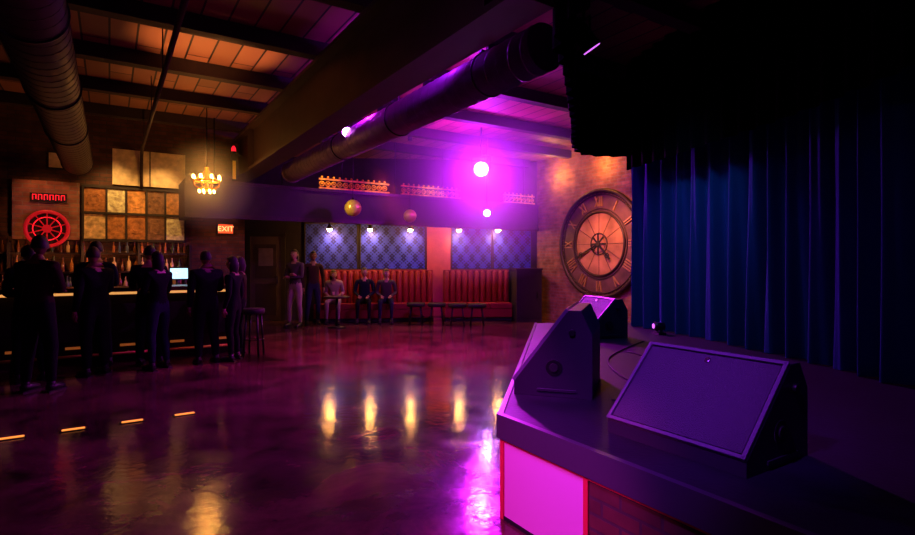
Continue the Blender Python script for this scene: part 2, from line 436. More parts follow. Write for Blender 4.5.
for i in range(60):
    a = 2*math.pi*i/60; r_ = R*.965
    b.box((cx+r_*math.sin(a), -.06, cz+r_*math.cos(a)), (.014, .02, .05), M['clockn'], rot=(0, a, 0))
for i in range(12):
    a = 2*math.pi*i/12; r0, r1 = R*.18, R*.6
    b.box((cx+(r0+r1)/2*math.sin(a), -.065, cz+(r0+r1)/2*math.cos(a)), (.008, .012, r1-r0), M['clockr'], rot=(0, a, 0))
b.ring((cx, -.07, cz), R*.2, .015, M['clockr'], 'Y', 36, 8); b.disk((cx, -.06, cz), R*.15, .06, M['clocki'], 30)
for i in range(8):
    a = 2*math.pi*i/8; b.box((cx+.13*math.sin(a), -.1, cz+.13*math.cos(a)), (.035, .02, .2), M['black'], rot=(0, a, 0))
for a, L, w_ in ((2.35, .55, .045), (-2.0, .85, .035)):
    b.box((cx+L*.42*math.sin(a), -.11, cz+L*.42*math.cos(a)), (w_, .015, L), M['black'], rot=(0, a, 0))
    b.ring((cx+L*.7*math.sin(a), -.11, cz+L*.7*math.cos(a)), .05, .012, M['black'], 'Y', 16, 6)
b.cyl((cx, -.13, cz), (cx, -.03, cz), .05, M['clockr'])
b.obj('wall_clock', BR, RA)

# ------------------------------------------------------------------ bar
BC = (-6.2, 7.3, 0)
b = B()
b.bx(-4, 3.0, .12, .62, .0, 1.04, M['wood'])
for i in range(11): b.bx(-3.95+i*.635, -3.95+i*.635+.56, .10, .12, .34, .88, M['joist'])
b.bx(-4.05, 3.08, -.06, .68, 1.06, 1.12, M['woodt']); b.bx(-4.05, 3.08, -.03, .66, 1.03, 1.06, M['wood'])
b.tube([(-4, -.06, .15), (3.0, -.06, .15)], .022, M['gold'], 10)
for i in range(6): b.tube([(-3.5+1.25*i, -.06, .15), (-3.5+1.25*i, .11, .15)], .013, M['gold'], 8)
for i in range(10): b.bx(-3.2+i*.67-.10, -3.2+i*.67+.10, .10, .119, .23, .265, M['amberd'])
b.obj('bar_counter', BC, ROOM)
b = B(); b.bx(-4, 3.0, -.045, -.031, 1.02, 1.056, M['ledw']); b.obj('bar_led_strip', BC, ROOM)
b = B()
for v in (-1.58, -1.14, -.70, -.27, .18, .62):
    b.bx(v-.10, v+.10, 5.87, 5.94, 0.0, .008, M['metal']); b.bx(v-.085, v+.085, 5.885, 5.925, .008, .014, M['amber'])
b.obj('floor_marker_lights', rz=ROOM)

# back bar
b = B()
b.bx(-3, 2.9, -.5, -.02, 0, .95, M['wood']); b.bx(-3, 2.9, -.54, -.02, .95, 1.0, M['woodt'])
b.bx(-3, 2.6, -.28, -.01, 1.3, 1.33, M['wood']); b.bx(-3, 2.6, -.2, -.01, 1.64, 1.67, M['wood'])
for s_ in (-3, -1.6, -.2, .83, 1.7, 2.57): b.bx(s_, s_+.04, -.26, -.01, 1.0, 1.84, M['frame'])
b.obj('back_bar_shelf', KW, ROOM)
b = B()
def bottle(b, x, y, z, h, m):
    r = h*.12*random.uniform(.85, 1.2)
    b.tube([(x, y, z), (x, y, z+h*.03), (x, y, z+h*.58), (x, y, z+h*.70), (x, y, z+h*.95), (x, y, z+h)], [r*.95, r, r, r*.38, r*.33, r*.38], m, 10)
for z, y in ((1.002, -.38), (1.002, -.24), (1.332, -.15), (1.672, -.11)):
    s_ = -2.9
    while s_ < 2.5:
        if abs(((s_+3) % 1.4)) > .06: bottle(b, s_, y, z, random.uniform(.22, .29) if z < 1.6 else .2, random.choice(BOT))
        s_ += random.uniform(.085, .13)
b.obj('liquor_bottles', KW, ROOM)
b = B()
cols = [(.86, 1.19), (1.22, 1.50), (1.54, 1.83), (1.87, 2.15), (2.19, 2.50)]
rows = [(1.93, 2.38), (2.42, 2.86)]
k = 0
for i, (a, c) in enumerate(cols):
    for j, (z0, z1) in enumerate(rows):
        m = [TIN[4], TIN[1], TIN[3], TIN[5], TIN[1], TIN[2], TIN[6], TIN[6], TIN[5], TIN[2]][k]; k += 1
        b.bx(a, c, -.05, -.005, z0, z1, m)
        for q in range(2):
            xm = (a+c)/2; zm = (z0+z1)/2
            b.ring((xm, -.053, zm), .07+.05*q, .004, m, 'Y', 20, 5)
for s_ in (.83, 1.19, 1.5, 1.835, 2.15, 2.5): b.bx(s_, s_+.035, -.08, -.005, 1.88, 2.9, M['frame'])
for z in (1.885, 2.385, 2.865): b.bx(.83, 2.53, -.08, -.005, z, z+.04, M['frame'])
b.obj('tin_tile_display', KW, ROOM)
b = B(); b.bx(1.3, 2.52, -.04, -.005, 2.95, 3.62, M['cream']); b.bx(1.9, 1.92, -.045, -.04, 2.95, 3.62, M['frame'])
b.obj('cream_wall_board', KW, ROOM)
b = B(); b.bx(.35, .82, -.04, -.005, 3.18, 3.44, M['cream']); b.bx(.33,.84,-.05,-.005,3.15,3.18,M['frame']); b.bx(.33,.84,-.05,-.005,3.44,3.47,M['frame']); b.obj('cream_sign_board', KW, ROOM)
b = B(); b.bx(-.14, .80, -.16, -.001, 1.9, 2.92, M['brick']); b.obj('brick_pier', KW, ROOM)
b = B(); c = (.34, -.2, 2.08)
b.ring(c, .30, .03, M['wheelr'], 'Y', 40, 8); b.ring(c, .2, .008, M['neon'], 'Y', 32, 6); b.disk((c[0], c[1]+.02, c[2]), .26, .02, M['clockr'], 36)
for i in range(10):
    a = math.pi*i/5; b.box((c[0]+.17*math.sin(a), c[1]-.01, c[2]+.17*math.cos(a)), (.018, .02, .22), M['wheelr'], rot=(0, a, 0))
b.disk((c[0], c[1]-.02, c[2]), .07, .04, M['wheelr'], 20)
b.obj('red_wheel_sign', KW, ROOM)
b = B()
b.bx(.1, .62, -.19, -.17, 2.55, 2.70, M['black'])
for i in range(6):
    x = .14+i*.08; b.tube([(x, -.2, 2.58), (x, -.2, 2.67), (x+.045, -.2, 2.67), (x+.045, -.2, 2.59)], .008, M['neon'], 6)
b.obj('neon_sign', KW, ROOM)

def text_mesh(txt, size, loc, rot, m, parent, name):
    cu = bpy.data.curves.new(name+'_c', 'FONT'); cu.body = txt; cu.size = size; cu.extrude = .004; cu.align_x = 'CENTER'; cu.align_y = 'CENTER'
    o = bpy.data.objects.new(name+'_t', cu); scene.collection.objects.link(o)
    dg = bpy.context.evaluated_depsgraph_get(); me = bpy.data.meshes.new_from_object(o.evaluated_get(dg))
    bpy.data.objects.remove(o); me.materials.clear(); me.materials.append(m)
    q = bpy.data.objects.new(name, me); scene.collection.objects.link(q); q.location = loc; q.rotation_euler = rot; q.parent = parent
b = B(); b.bx(3.10, 3.42, -.09, -.01, 2.07, 2.29, M['frame']); b.bx(3.12, 3.40, -.095, -.09, 2.09, 2.27, M['exit']); b.bx(3.2,3.32,-.07,-.0,2.29,2.34,M['metal'])
ex = b.obj('exit_sign', KW, ROOM)
text_mesh('EXIT', .15, (3.26, -.1, 2.175), (math.pi/2, 0, 0), M['exitt'], ex, 'letters')
b = B(); b.box((0, 0, .28), (.34, .03, .24), M['black'], rot=(-.15, 0, 0)); b.box((0, -.018, .28), (.30, .005, .20), M['screen'], rot=(-.15, 0, 0)); b.cyl((0, .02, .02), (0, .02, .22), .02, M['black']); b.bx(-.1, .1, -.08, .1, 0, .02, M['black'])
b.obj('till_monitor', (-8.55+.8406*2.35*1.0+1.24, 9.4+.5417*2.35-.25-.08, 1.0), ROOM)

# alarm beacon
b = B(); b.cyl((0, 0, .0), (0, 0, .05), .05, M['black']); b.tube([(0, 0, .05), (0, 0, .12), (0, 0, .16)], [.045, .04, .015], M['neon'], 14); b.bx(-.05, .05, -.05, .05, -.12, 0, M['black'])
x, y = room(2.05, 11.3); b.bx(-.02,.14,-.02,.02,-.04,-.0,M['black'])
b.bx(-.03, .03, -.06, -.05, -.5, -.14, M['yellow'])
b.obj('alarm_beacon', (x, y, 3.62), ROOM)

# chandelier
b = B()
b.cyl((0, 0, .35), (0, 0, 1.47), .012, M['metal'], 8); b.ring((0, 0, .12), .2, .018, M['gold'], 'Z', 32, 8); b.ring((0, 0, -.02), .12, .014, M['gold'], 'Z', 24, 8)
b.tube([(0, 0, -.08), (0, 0, 0), (0, 0, .1), (0, 0, .35)], [.01, .04, .02, .03], M['gold'], 12)
for i in range(8):
    a = i*math.pi/4; c, s_ = math.cos(a), math.sin(a)
    b.tube([(0, 0, .02), (.1*c, .1*s_, -.02), (.2*c, .2*s_, .04), (.21*c, .21*s_, .1)], .009, M['gold'], 6)
    b.tube([(0, 0, .33), (.1*c, .1*s_, .2), (.2*c, .2*s_, .12)], .004, M['gold'], 5)
    b.cyl((.21*c, .21*s_, .1), (.21*c, .21*s_, .15), .014, M['gold'], 8)
    b.sph((.21*c, .21*s_, .175), (.024, .024, .038), M['bulb'], 8)
    b.sph((.12*c, .12*s_, -.05), (.018, .018, .028), M['bulb'], 6)
b.cyl((0, 0, 1.43), (0, 0, 1.47), .06, M['gold'])
CH = (-4.18, 9.0, 2.73); b.obj('chandelier', CH)

# mirror balls & lamps
def mirror_ball(x, y, z, r):
    b = B()
    q = bmesh.ops.create_uvsphere(b.bm, u_segments=24, v_segments=14, radius=r); b._fin(q['verts'], M['mirror'], False)
    b.cyl((0, 0, r*.95), (0, 0, r*1.2), .03, M['metal'], 12); b.cyl((0, 0, r*1.2), (0, 0, CEIL-z-.1), .006, M['metal'], 6); b.cyl((0, 0, CEIL-z-.1), (0, 0, CEIL-z), .05, M['metal'], 12)
    b.obj('mirror_ball', (x, y, z))
mirror_ball(-2.13, 11.0, 2.60, .17); mirror_ball(-1.02, 11.6, 2.49, .14)
light('ball_fill', 'SPOT', (-2.9, 9.6, 3.0), 150, (1, .62, .12), (-2.13, 11.0, 2.60), .03, 14, .4)  # both spots added to warm the mirror balls, no fixtures
light('ball_fill', 'SPOT', (-1.7, 10.4, 2.9), 22, (1, .60, .12), (-1.02, 11.6, 2.49), .03, 13, .4)

def par_light(x, y, z, target, r, lens, L=.3, top=CEIL, name='par_light'):
    b = B(); d = (Vector(target)-Vector((x, y, z))).normalized()
    b.tube([-d*L, -d*(L*.9), -d*.04, d*.0, d*.03], [r*.55, r*.8, r*.95, r*1.08, r*1.08], M['metal'], 24, cap=True)
    b.cyl(d*.031, d*.04, r*.92, lens, 24)
    side = d.cross(Vector((0, 0, 1))).normalized()
    pv = -d*(L*.4)
    b.tube([pv+side*r, pv+side*r*1.25, pv+side*r*1.25+Vector((0, 0, r*1.5)), pv-side*r*1.25+Vector((0, 0, r*1.5)), pv-side*r*1.25, pv-side*r], .012, M['metal'], 8)
    b.cyl(pv+Vector((0, 0, r*1.5)), Vector((pv.x, pv.y, top-z)), .018, M['metal'], 8)
    b.obj(name, (x, y, z)); return Vector((x, y, z))+d*.1
p = par_light(.47, 10.73, 3.35, (.1, 3.5, 1.0), .15, M['maglens'])
light('magenta_beam', 'SPOT', p, 1500, (.68, .01, .85), (.4, 5.5, 0), .12, 118, 1)
light('magenta_spill', 'POINT', (.47, 10.5, 3.35), 330, (.52, .01, 1), size=.15)
p = par_light(-1.59, 7.77, 3.38, (-.6, 4.0, 1.0), .075, M['maglens2'], .2)
light('magenta_spill_small', 'POINT', (-1.22, 7.3, 3.52), 110, (.50, .01, 1), size=.08)
x, y = room(3.55, 5.9)
light('violet_fill', 'POINT', (x, y, 3.62), 80, (.38, .01, 1), size=.1)  # added points without fixtures, tint girder and duct edges violet
x, y = room(2.75, 4.6)
light('violet_fill', 'POINT', (x, y, 3.75), 30, (.36, .01, 1), size=.1)
p = par_light(.63, 11.55, 2.55, (.2, 3.0, 1.0), .075, M['whitelens'], .2)
light('violet_beam', 'SPOT', p, 90, (.5, .2, 1), (.3, 5, 0), .06, 90, .9)
# out-of-frame stage lamps hung over the dance floor
p = par_light(-2.6, 1.2, 3.5, (.6, 2.8, .4), .1, M['maglens2'])
light('stage_front_beam', 'SPOT', p, 950, (.95, .05, .72), (.48, 2.85, .25), .08, 20, .8)
p = par_light(-.6, 1.0, 3.7, (1.2, 2.6, .8), .1, M['maglens2'])
light('stage_violet_beam', 'SPOT', p, 640, (.32, .03, 1), (.95, 2.85, .9), .1, 33, .9)
p = par_light(-2.0, 3.0, 3.6, (.5, 3.9, .9), .1, M['maglens2'])  # unseen lamp added to brighten the wedge's left slope
light('stage_side_fill', 'SPOT', p, 1300, (.78, .03, .95), (.25, 3.9, .85), .08, 18, .8)
p = par_light(1.35, 5.5, 3.7, (2.9, 5.9, 1.5), .1, M['footlens'])
light('curtain_beam', 'SPOT', p, 80, (.05, .32, 1), (2.8, 6.4, 1.3), .15, 76, 1.0)

# scatter spheres added to imitate bloom around the hot lamps
def haze(name, c, r, dens):
    m = bpy.data.materials.new('bloom_volume'); m.use_nodes = True; nt = m.node_tree; nt.nodes.clear()
    out = nt.nodes.new('ShaderNodeOutputMaterial'); vs = nt.nodes.new('ShaderNodeVolumeScatter'); tc = nt.nodes.new('ShaderNodeTexCoord')
    ln = nt.nodes.new('ShaderNodeVectorMath'); ln.operation = 'LENGTH'; nt.links.new(tc.outputs['Object'], ln.inputs[0])
    mr = nt.nodes.new('ShaderNodeMapRange'); mr.inputs['From Min'].default_value = 0; mr.inputs['From Max'].default_value = r; mr.inputs['To Min'].default_value = dens; mr.inputs['To Max'].default_value = 0
    nt.links.new(ln.outputs['Value'], mr.inputs['Value']); nt.links.new(mr.outputs['Result'], vs.inputs['Density']); nt.links.new(vs.outputs[0], out.inputs['Volume'])
    vs.inputs['Color'].default_value = (1, 1, 1, 1)
    b = B(); q = bmesh.ops.create_icosphere(b.bm, subdivisions=3, radius=r); b._fin(q['verts'], m, True); b.obj(name, c)
haze('bloom_haze', (.47, 10.5, 3.3), 2.3, .27)
haze('bloom_haze', (CH[0], CH[1], CH[2]+.05), .8, .5)

# other warm lights
light('chandelier_glow', 'POINT', (CH[0], CH[1], CH[2]+.02), 36, (1, .32, .05), size=.06)
light('chandelier_up', 'POINT', (CH[0], CH[1], CH[2]+.5), 10, (1, .36, .08), size=.1)
x, y = room(1.1, 7.32); light('plank_fill', 'SPOT', (x, y, 2.9), 130, (1, .36, .12), (x, y, 4.2), .1, 74, .5)  # hidden spots added to brighten the ceiling planks
x, y = room(.9, 8.85); light('plank_fill', 'SPOT', (x, y, 3.1), 16, (1, .38, .13), (x, y, 4.2), .1, 84, .6)
def kw(s_, yy): return (KW[0]+.8406*s_-.5417*yy, KW[1]+.5417*s_+.8406*yy)
for s_ in (1.3, 2.1):
    p = kw(s_, -.9); t = kw(s_, 0)
    light('bar_picture_light', 'SPOT', (p[0], p[1], 3.7), 105, (1, .50, .15), (t[0], t[1], 2.5), .08, 62, .9)
for s_ in (.1, 1.0, 1.9):
    p = kw(s_, -.6); light('bottle_fill', 'POINT', (p[0], p[1], 1.6), 5.0, (1, .35, .10), size=.05)  # points added to liven up the bottles, no fixtures
p = kw(.3, -1.0); t = kw(.3, 0); light('bar_picture_light', 'SPOT', (p[0], p[1], 3.5), 45, (1, .30, .11), (t[0], t[1], 2.3), .08, 56, .9)
p = kw(3.2, -.8); t = kw(3.2, 0); light('bar_picture_light', 'SPOT', (p[0], p[1], 2.2), 12, (1, .30, .10), (t[0], t[1], 1.9), .08, 90, .9)
def brw(s_, yy): return (BR[0]+.5417*s_+.8406*yy, BR[1]-.8406*s_+.5417*yy)
p = brw(3.2, -1.3); t = brw(2.6, 0)
light('clock_wash', 'SPOT', (p[0], p[1], 3.1), 340, (1, .32, .06), (t[0], t[1], 1.8), .06, 88, 1)
p = brw(.9, -.35); light('corner_wash', 'POINT', (p[0], p[1], 3.7), 44, (1, .38, .03), size=.05)
p = brw(2.4, -.35); light('corner_wash', 'POINT', (p[0], p[1], 3.75), 34, (1, .34, .04), size=.05)
for s_ in (2.6, 3.9, 5.2):
    q = room(1.15+s_, 10.92-.25); light('bulkhead_uplight', 'SPOT', (q[0], q[1], 3.7), 42, (1, .42, .03), (*room(1.15+s_, 10.97), 3.15), .04, 80, .9)
for (x, y, pw) in ((-1.4, 9.4, 420), (-.9, 7.0, 150)):
    light('floor_fill', 'SPOT', (x, y, 3.15), pw, (1, .04, .10), (x, y, 0), .15, 105, 1)  # red fill added over the floor, no fixture

# ------------------------------------------------------------------ stage
A = (.268, 3.18)
SF = (A[0], A[1], 0)
b = B()
outer = [A, (2.11, .32), (4.3, .3), (4.5, 4.5), (4.1, 8.2), (1.17, 7.95)]
b.poly(outer, .5, .6, M['stage'])
inner = [(.33, 3.20), (2.14, .40), (4.2, .4), (4.4, 4.5), (4.0, 8.1), (1.22, 7.9)]
b.poly(inner, 0, .5, M['black'])
b.obj('stage')
b = B()
b.bx(-.02, 3.4, -.035, -.0, .47, .61, M['stagelip'])
b.obj('trim_2', SF, RA)
b = B()
b.bx(.03, .66, -.012, .03, .02, .455, M['pink'])
for a, c in ((.0, .03), (.66, .69)): b.bx(a, c, -.022, .03, 0, .47, M['redtrim'])
b.bx(0, 3.4, -.022, .03, .455, .47, M['redtrim']); b.bx(0, 3.4, -.02, .03, 0, .02, M['black'])
b.bx(.69, 3.38, -.012, .03, .02, .455, M['brickd'])
b.obj('stage_fascia', SF, RA)
ang = math.atan2(7.95-3.18, 1.17-.268)
b = B(); b.bx(0, 4.84, 0, .03, .47, .61, M['stagelip']); b.obj('trim_3', SF, ang)

# wedge monitors
def wedge(name, x, y, rz, w_, d, h):
    b = B(); prof = [(0, 0), (0, .07*h/.44), (d*.70, h), (d*.86, h), (d, h*.72), (d, 0)]
    b.prism(prof, -w_/2, w_/2, M['cab'])
    p0 = Vector((0, 0, .07*h/.44)); p1 = Vector((0, d*.70, h)); dv = (p1-p0); L = dv.length; th = math.atan2(dv.z, dv.y)
    mid = (p0+p1)/2; nrm = Vector((0, -math.sin(th), math.cos(th)))
    c = mid+nrm*.004
    b.box(c, (w_-.05, L-.05, .02), M['grille'], rot=(th, 0, 0))
    for sx in (-1, 1): b.box(mid+Vector((sx*(w_/2-.010), 0, 0))+nrm*.006, (.018, L, .03), M['edge'], rot=(th, 0, 0))
    for q in (p0+dv.normalized()*.010, p1-dv.normalized()*.010): b.box(q+nrm*.006, (w_, .018, .03), M['edge'], rot=(th, 0, 0))
    b.cyl(mid+dv.normalized()*(L/2-.06)+nrm*.014, mid+dv.normalized()*(L/2-.06)+nrm*.02, .016, M['chrome'], 12)
    for sx in (-1, 1):
        X = sx*w_/2
        b.cyl((X, d*.52, h*.34), (X+sx*.006, d*.52, h*.34), .055, M['metal'], 24)
        b.cyl((X+sx*.006, d*.52, h*.34), (X+sx*.014, d*.52, h*.34), .03, M['black'], 20)
        b.cyl((X, d*.75, h*.75), (X+sx*.02, d*.75, h*.75), .022, M['metal'], 16)
        b.box((X+sx*.004, d*.55, h*.08), (.008, d*.5, .02), M['cab'])
    return b.obj(name, (x, y, .6), rz, bevel=.008)
wedge('stage_monitor', .995, 2.545, RA, .74, .52, .44)
wedge('stage_monitor', .50, 4.02, math.radians(-108.6), .72, .52, .58)
wedge('stage_monitor', 1.42, 6.6, math.radians(-75), .72, .52, .46)
b = B()
def cable(pts):
    out = []
    P = [Vector(p) for p in pts]
    for i in range(len(P)-1):
        p0 = P[max(i-1, 0)]; p1 = P[i]; p2 = P[i+1]; p3 = P[min(i+2, len(P)-1)]
        for k in range(8):
            t = k/8; out.append(.5*((2*p1)+(p2-p0)*t+(2*p0-5*p1+4*p2-p3)*t*t+(3*p1-p0-3*p2+p3)*t*t*t))
    out.append(P[-1]); b.tube(out, .006, M['black'], 6)
cable([(1.0, 3.5, .608), (1.08, 3.4, .608), (.95, 3.25, .608), (1.15, 3.15, .608), (1.5, 3.4, .608), (1.9, 4.3, .608), (1.7, 5.4, .608)])
cable([(1.45, 2.95, .608), (1.6, 3.5, .608), (1.3, 4.0, .608), (1.4, 5.0, .608), (2.1, 6.1, .608)])
b.obj('audio_cables')
b = B(); b.bx(-.1, .1, -.05, .05, 0, .025, M['metal']); b.cyl((0, .06, .09), (0, -.07, .10), .05, M['metal'], 16); b.cyl((0, -.07, .1), (0, -.076, .1), .03, M['footlens'], 16)
b.box((-.06, 0, .06), (.008, .03, .09), M['metal']); b.box((.06, 0, .06), (.008, .03, .09), M['metal'])
b.obj('stage_floor_light', (2.52, 6.75, .6), -1.5)

# curtain
def catmull(P, n=60):
    out = []
    P = [Vector((*p, 0)) for p in P]
    for i in range(len(P)-1):
        p0 = P[max(i-1, 0)]; p1 = P[i]; p2 = P[i+1]; p3 = P[min(i+2, len(P)-1)]
        for k in range(n):
            t = k/n; out.append(.5*((2*p1)+(p2-p0)*t+(2*p0-5*p1+4*p2-p3)*t*t+(3*p1-p0-3*p2+p3)*t*t*t))
    out.append(P[-1]); return out
path = catmull([(2.46, 7.7), (2.87, 6.4), (3.15, 4.96), (3.25, 3.8), (3.2, 2.6), (3.0, 1.4)], 90)
bm = bmesh.new(); rows_z = [i/14 for i in range(15)]; grid = []
acc = 0; prevp = path[0]
for i, p in enumerate(path):
    acc += (p-prevp).length; prevp = p
    d = (path[min(i+1, len(path)-1)]-path[max(i-1, 0)]).normalized(); nrm = Vector((-d.y, d.x, 0))
    col = []
    ph = acc*2*math.pi/.28+1.1*math.sin(acc*2.1)+.7*math.sin(acc*5.3)
    for z in rows_z:
        amp = .045+.025*(1-z)+.015*math.sin(acc*3.7)
        off = amp*math.sin(ph+.35*math.sin(z*4+acc))+.018*math.sin(2.3*ph+1+z*2)
        q = p+nrm*off; col.append(bm.verts.new((q.x, q.y, .605+z*3.2)))
    grid.append(col)
for i in range(len(grid)-1):
    for j in range(len(rows_z)-1):
        f = bm.faces.new((grid[i][j], grid[i+1][j], grid[i+1][j+1], grid[i][j+1])); f.smooth = True
me = bpy.data.meshes.new('stage_curtain'); bm.to_mesh(me); bm.free(); me.materials.append(M['curtain'])
cur = bpy.data.objects.new('stage_curtain', me); scene.collection.objects.link(cur)
b = B(); b.tube([(p.x, p.y, 3.84) for p in path[::15]], .03, M['metal'], 8)
for p in path[::90]: b.cyl((p.x, p.y, 3.84), (p.x, p.y, CEIL), .012, M['metal'], 8)
b.obj('curtain_track')

def drape(name, pts, z0, z1):
    path = catmull(pts, 40); bm = bmesh.new(); g = []; acc = 0; pp = path[0]
    for i, p in enumerate(path):
        acc += (p-pp).length; pp = p
        d = (path[min(i+1, len(path)-1)]-path[max(i-1, 0)]).normalized(); nrm = Vector((-d.y, d.x, 0))
        q = p+nrm*.03*math.sin(acc*2*math.pi/.25)
        g.append([bm.verts.new((q.x, q.y, z0+(z1-z0)*k/4)) for k in range(5)])
    for i in range(len(g)-1):
        for j in range(4):
            f = bm.faces.new((g[i][j], g[i+1][j], g[i+1][j+1], g[i][j+1])); f.smooth = True
    me = bpy.data.meshes.new(name); bm.to_mesh(me); bm.free(); me.materials.append(M['bcloth'])
    o = bpy.data.objects.new(name, me); scene.collection.objects.link(o)
drape('stage_valance', [(2.35, 7.45), (1.62, 7.2), (1.2, 5.6), (.85, 4.2), (.65, 3.4), (1.0, 2.4)], 2.95, CEIL)
drape('stage_valance', [(2.3, 7.35), (2.55, 6.2), (2.8, 4.9), (2.9, 3.8), (2.85, 2.6), (2.7, 1.6)], 2.75, CEIL)

# ------------------------------------------------------------------ people
def clothing(name, c): return mat(name, c, .9, bump=.15, bscale=30, spec=.15)
CL = {'black': clothing('cloth_black', (.006, .006, .008)), 'navy': clothing('cloth_navy', (.008, .010, .022)), 'grey': clothing('cloth_grey', (.06, .05, .05)),
      'light': clothing('cloth_light', (.30, .22, .20)), 'brown': clothing('cloth_brown', (.030, .014, .010)), 'red': clothing('cloth_red', (.03, .007, .008)), 'denim': clothing('cloth_denim', (.015, .018, .04))}
SK = [mat('skin_tan', (.36, .17, .11), .5), mat('skin_brown', (.18, .08, .045), .5), mat('skin_fair', (.45, .24, .17), .5)]
HR = [mat('hair_dark', (.008, .006, .005), .6), mat('hair_brown', (.03, .015, .008), .6), mat('hair_blonde', (.25, .15, .06), .6)]
SHOE = mat('shoe_leather', (.010, .008, .008), .45); EYE = mat('eye_white', (.7, .7, .7), .3); PUP = mat('iris', (.02, .01, .01), .2); LIP = mat('lips', (.35, .10, .08), .5)

def seg_dist(p, a, c):
    ab = c-a; t = max(0, min(1, (p-a).dot(ab)/max(ab.length_squared, 1e-9))); return (p-(a+ab*t)).length

def person(name, x, y, rz, h=1.75, pose='stand', arms='down', shirt='black', pants='black', skin=0, hair=0, long=False, woman=False, lean=0.0, zoff=0.0, headyaw=0.0, sleeves=True, bulk=1.0):
    k = h/1.75
    sw = .165 if woman else .19
    J = {}; E = []
    def j(n, p, r): J[n] = (Vector(p), (r[0]*bulk, r[1]*bulk))
    if pose == 'stand':
        pz = .95; py = 0
        j('hipL', (-.09, 0, .88), (.092, .096)); j('hipR', (.09, 0, .88), (.092, .096))
        j('thL', (-.10, .01, .70), (.084, .088)); j('thR', (.10, .02, .70), (.084, .088))
        j('knL', (-.11, .02, .50), (.064, .066)); j('knR', (.12, .05, .50), (.064, .066))
        j('caL', (-.115, -.01, .34), (.058, .062)); j('caR', (.135, .02, .34), (.058, .062))
        j('anL', (-.12, -.02, .09), (.042, .046)); j('anR', (.15, .01, .09), (.042, .046))
    elif pose == 'sit':
        pz = .55; py = 0
        j('hipL', (-.09, .06, .53), (.088, .088)); j('hipR', (.09, .06, .53), (.088, .088))
        j('thL', (-.12, .24, .54), (.080, .080)); j('thR', (.12, .24, .54), (.080, .080))
        j('knL', (-.14, .44, .52), (.058, .060)); j('knR', (.14, .44, .52), (.058, .060))
        j('caL', (-.14, .46, .34), (.052, .052)); j('caR', (.14, .43, .34), (.052, .052))
        j('anL', (-.14, .44, .09), (.034, .038)); j('anR', (.15, .40, .09), (.034, .038))
    dz = pz-.95
    def T(p):
        q = Vector(p)+Vector((0, 0, dz)); r = q-Vector((0, py, pz)); c, s_ = math.cos(lean), math.sin(lean)
        return Vector((q.x, py+r.y*c+r.z*s_, pz+r.z*c-r.y*s_))
    j('pel', T((0, 0, .96)), (.145, .11)); j('wa', T((0, .0, 1.10)), (.14 if not woman else .110, .10))
    j('ch', T((0, .01, 1.27)), (.168 if not woman else .135, .118)); j('up', T((0, -.005, 1.40)), (.125, .09))
    j('nk', T((0, 0, 1.48)), (.058, .058)); j('nt', T((0, .02, 1.56)), (.05, .052))
    for s_, t in ((-1, 'L'), (1, 'R')):
        j('sh'+t, T((s_*sw, -.005, 1.41)), (.066, .066))
        if arms == 'down' or (arms == 'mix' and t == 'L'):
            j('el'+t, T((s_*(sw+.05), -.03, 1.13)), (.050, .050)); j('wr'+t, T((s_*(sw+.045), .05, .88)), (.032, .034))
            hd = (Vector((0, .12, -1)))
        elif arms == 'bar' or arms == 'mix':
            j('el'+t, T((s_*(sw+.05), .06, 1.14)), (.050, .050)); j('wr'+t, T((s_*(sw-.03), .28, 1.19)), (.032, .034)); hd = Vector((-s_*.3, 1, .05))
        elif arms == 'cross':
            j('el'+t, T((s_*(sw+.04), .06, 1.13)), (.050, .050)); j('wr'+t, T((-s_*.02, .20, 1.17+s_*.03)), (.030, .032)); hd = Vector((-s_*1, .1, 0))
        elif arms == 'lap':
            j('el'+t, T((s_*(sw+.05), .02, 1.14)), (.046, .048)); j('wr'+t, Vector((s_*.11, .30, pz+.10)), (.029, .032)); hd = Vector((-s_*.2, 1, -.15))
        J['hd'+t] = (hd.normalized(), None)
    names = ['pel', 'wa', 'ch', 'up', 'nk', 'nt', 'shL', 'elL', 'wrL', 'shR', 'elR', 'wrR', 'hipL', 'thL', 'knL', 'caL', 'anL', 'hipR', 'thR', 'knR', 'caR', 'anR']
    E = [('pel', 'wa', 'S'), ('wa', 'ch', 'S'), ('ch', 'up', 'S'), ('up', 'nk', 'K'), ('nk', 'nt', 'K'), ('up', 'shL', 'S'), ('shL', 'elL', 'S'), ('elL', 'wrL', 'S' if sleeves else 'K'),
         ('up', 'shR', 'S'), ('shR', 'elR', 'S'), ('elR', 'wrR', 'S' if sleeves else 'K'), ('pel', 'hipL', 'P'), ('hipL', 'thL', 'P'), ('thL', 'knL', 'P'), ('knL', 'caL', 'P'), ('caL', 'anL', 'P'),
         ('pel', 'hipR', 'P'), ('hipR', 'thR', 'P'), ('thR', 'knR', 'P'), ('knR', 'caR', 'P'), ('caR', 'anR', 'P')]
    me = bpy.data.meshes.new('tmp'); me.from_pydata([J[n][0] for n in names], [(names.index(a), names.index(c)) for a, c, _ in E], [])
    o = bpy.data.objects.new('tmp', me); scene.collection.objects.link(o)
    md = o.modifiers.new('skin', 'SKIN'); md.use_smooth_shade = True
    sv = me.skin_vertices[0].data
    for i, n in enumerate(names): sv[i].radius = J[n][1]; sv[i].use_root = (i == 0)
    ss = o.modifiers.new('sub', 'SUBSURF'); ss.levels = 2
    dg = bpy.context.evaluated_depsgraph_get(); ev = bpy.data.meshes.new_from_object(o.evaluated_get(dg))
    b = B(); b.bm.from_mesh(ev); bpy.data.objects.remove(o)
    mS, mP, mK, mH = b.mi(CL[shirt]), b.mi(CL[pants]), b.mi(SK[skin]), b.mi(HR[hair])
    mp = {'S': mS, 'P': mP, 'K': mK}
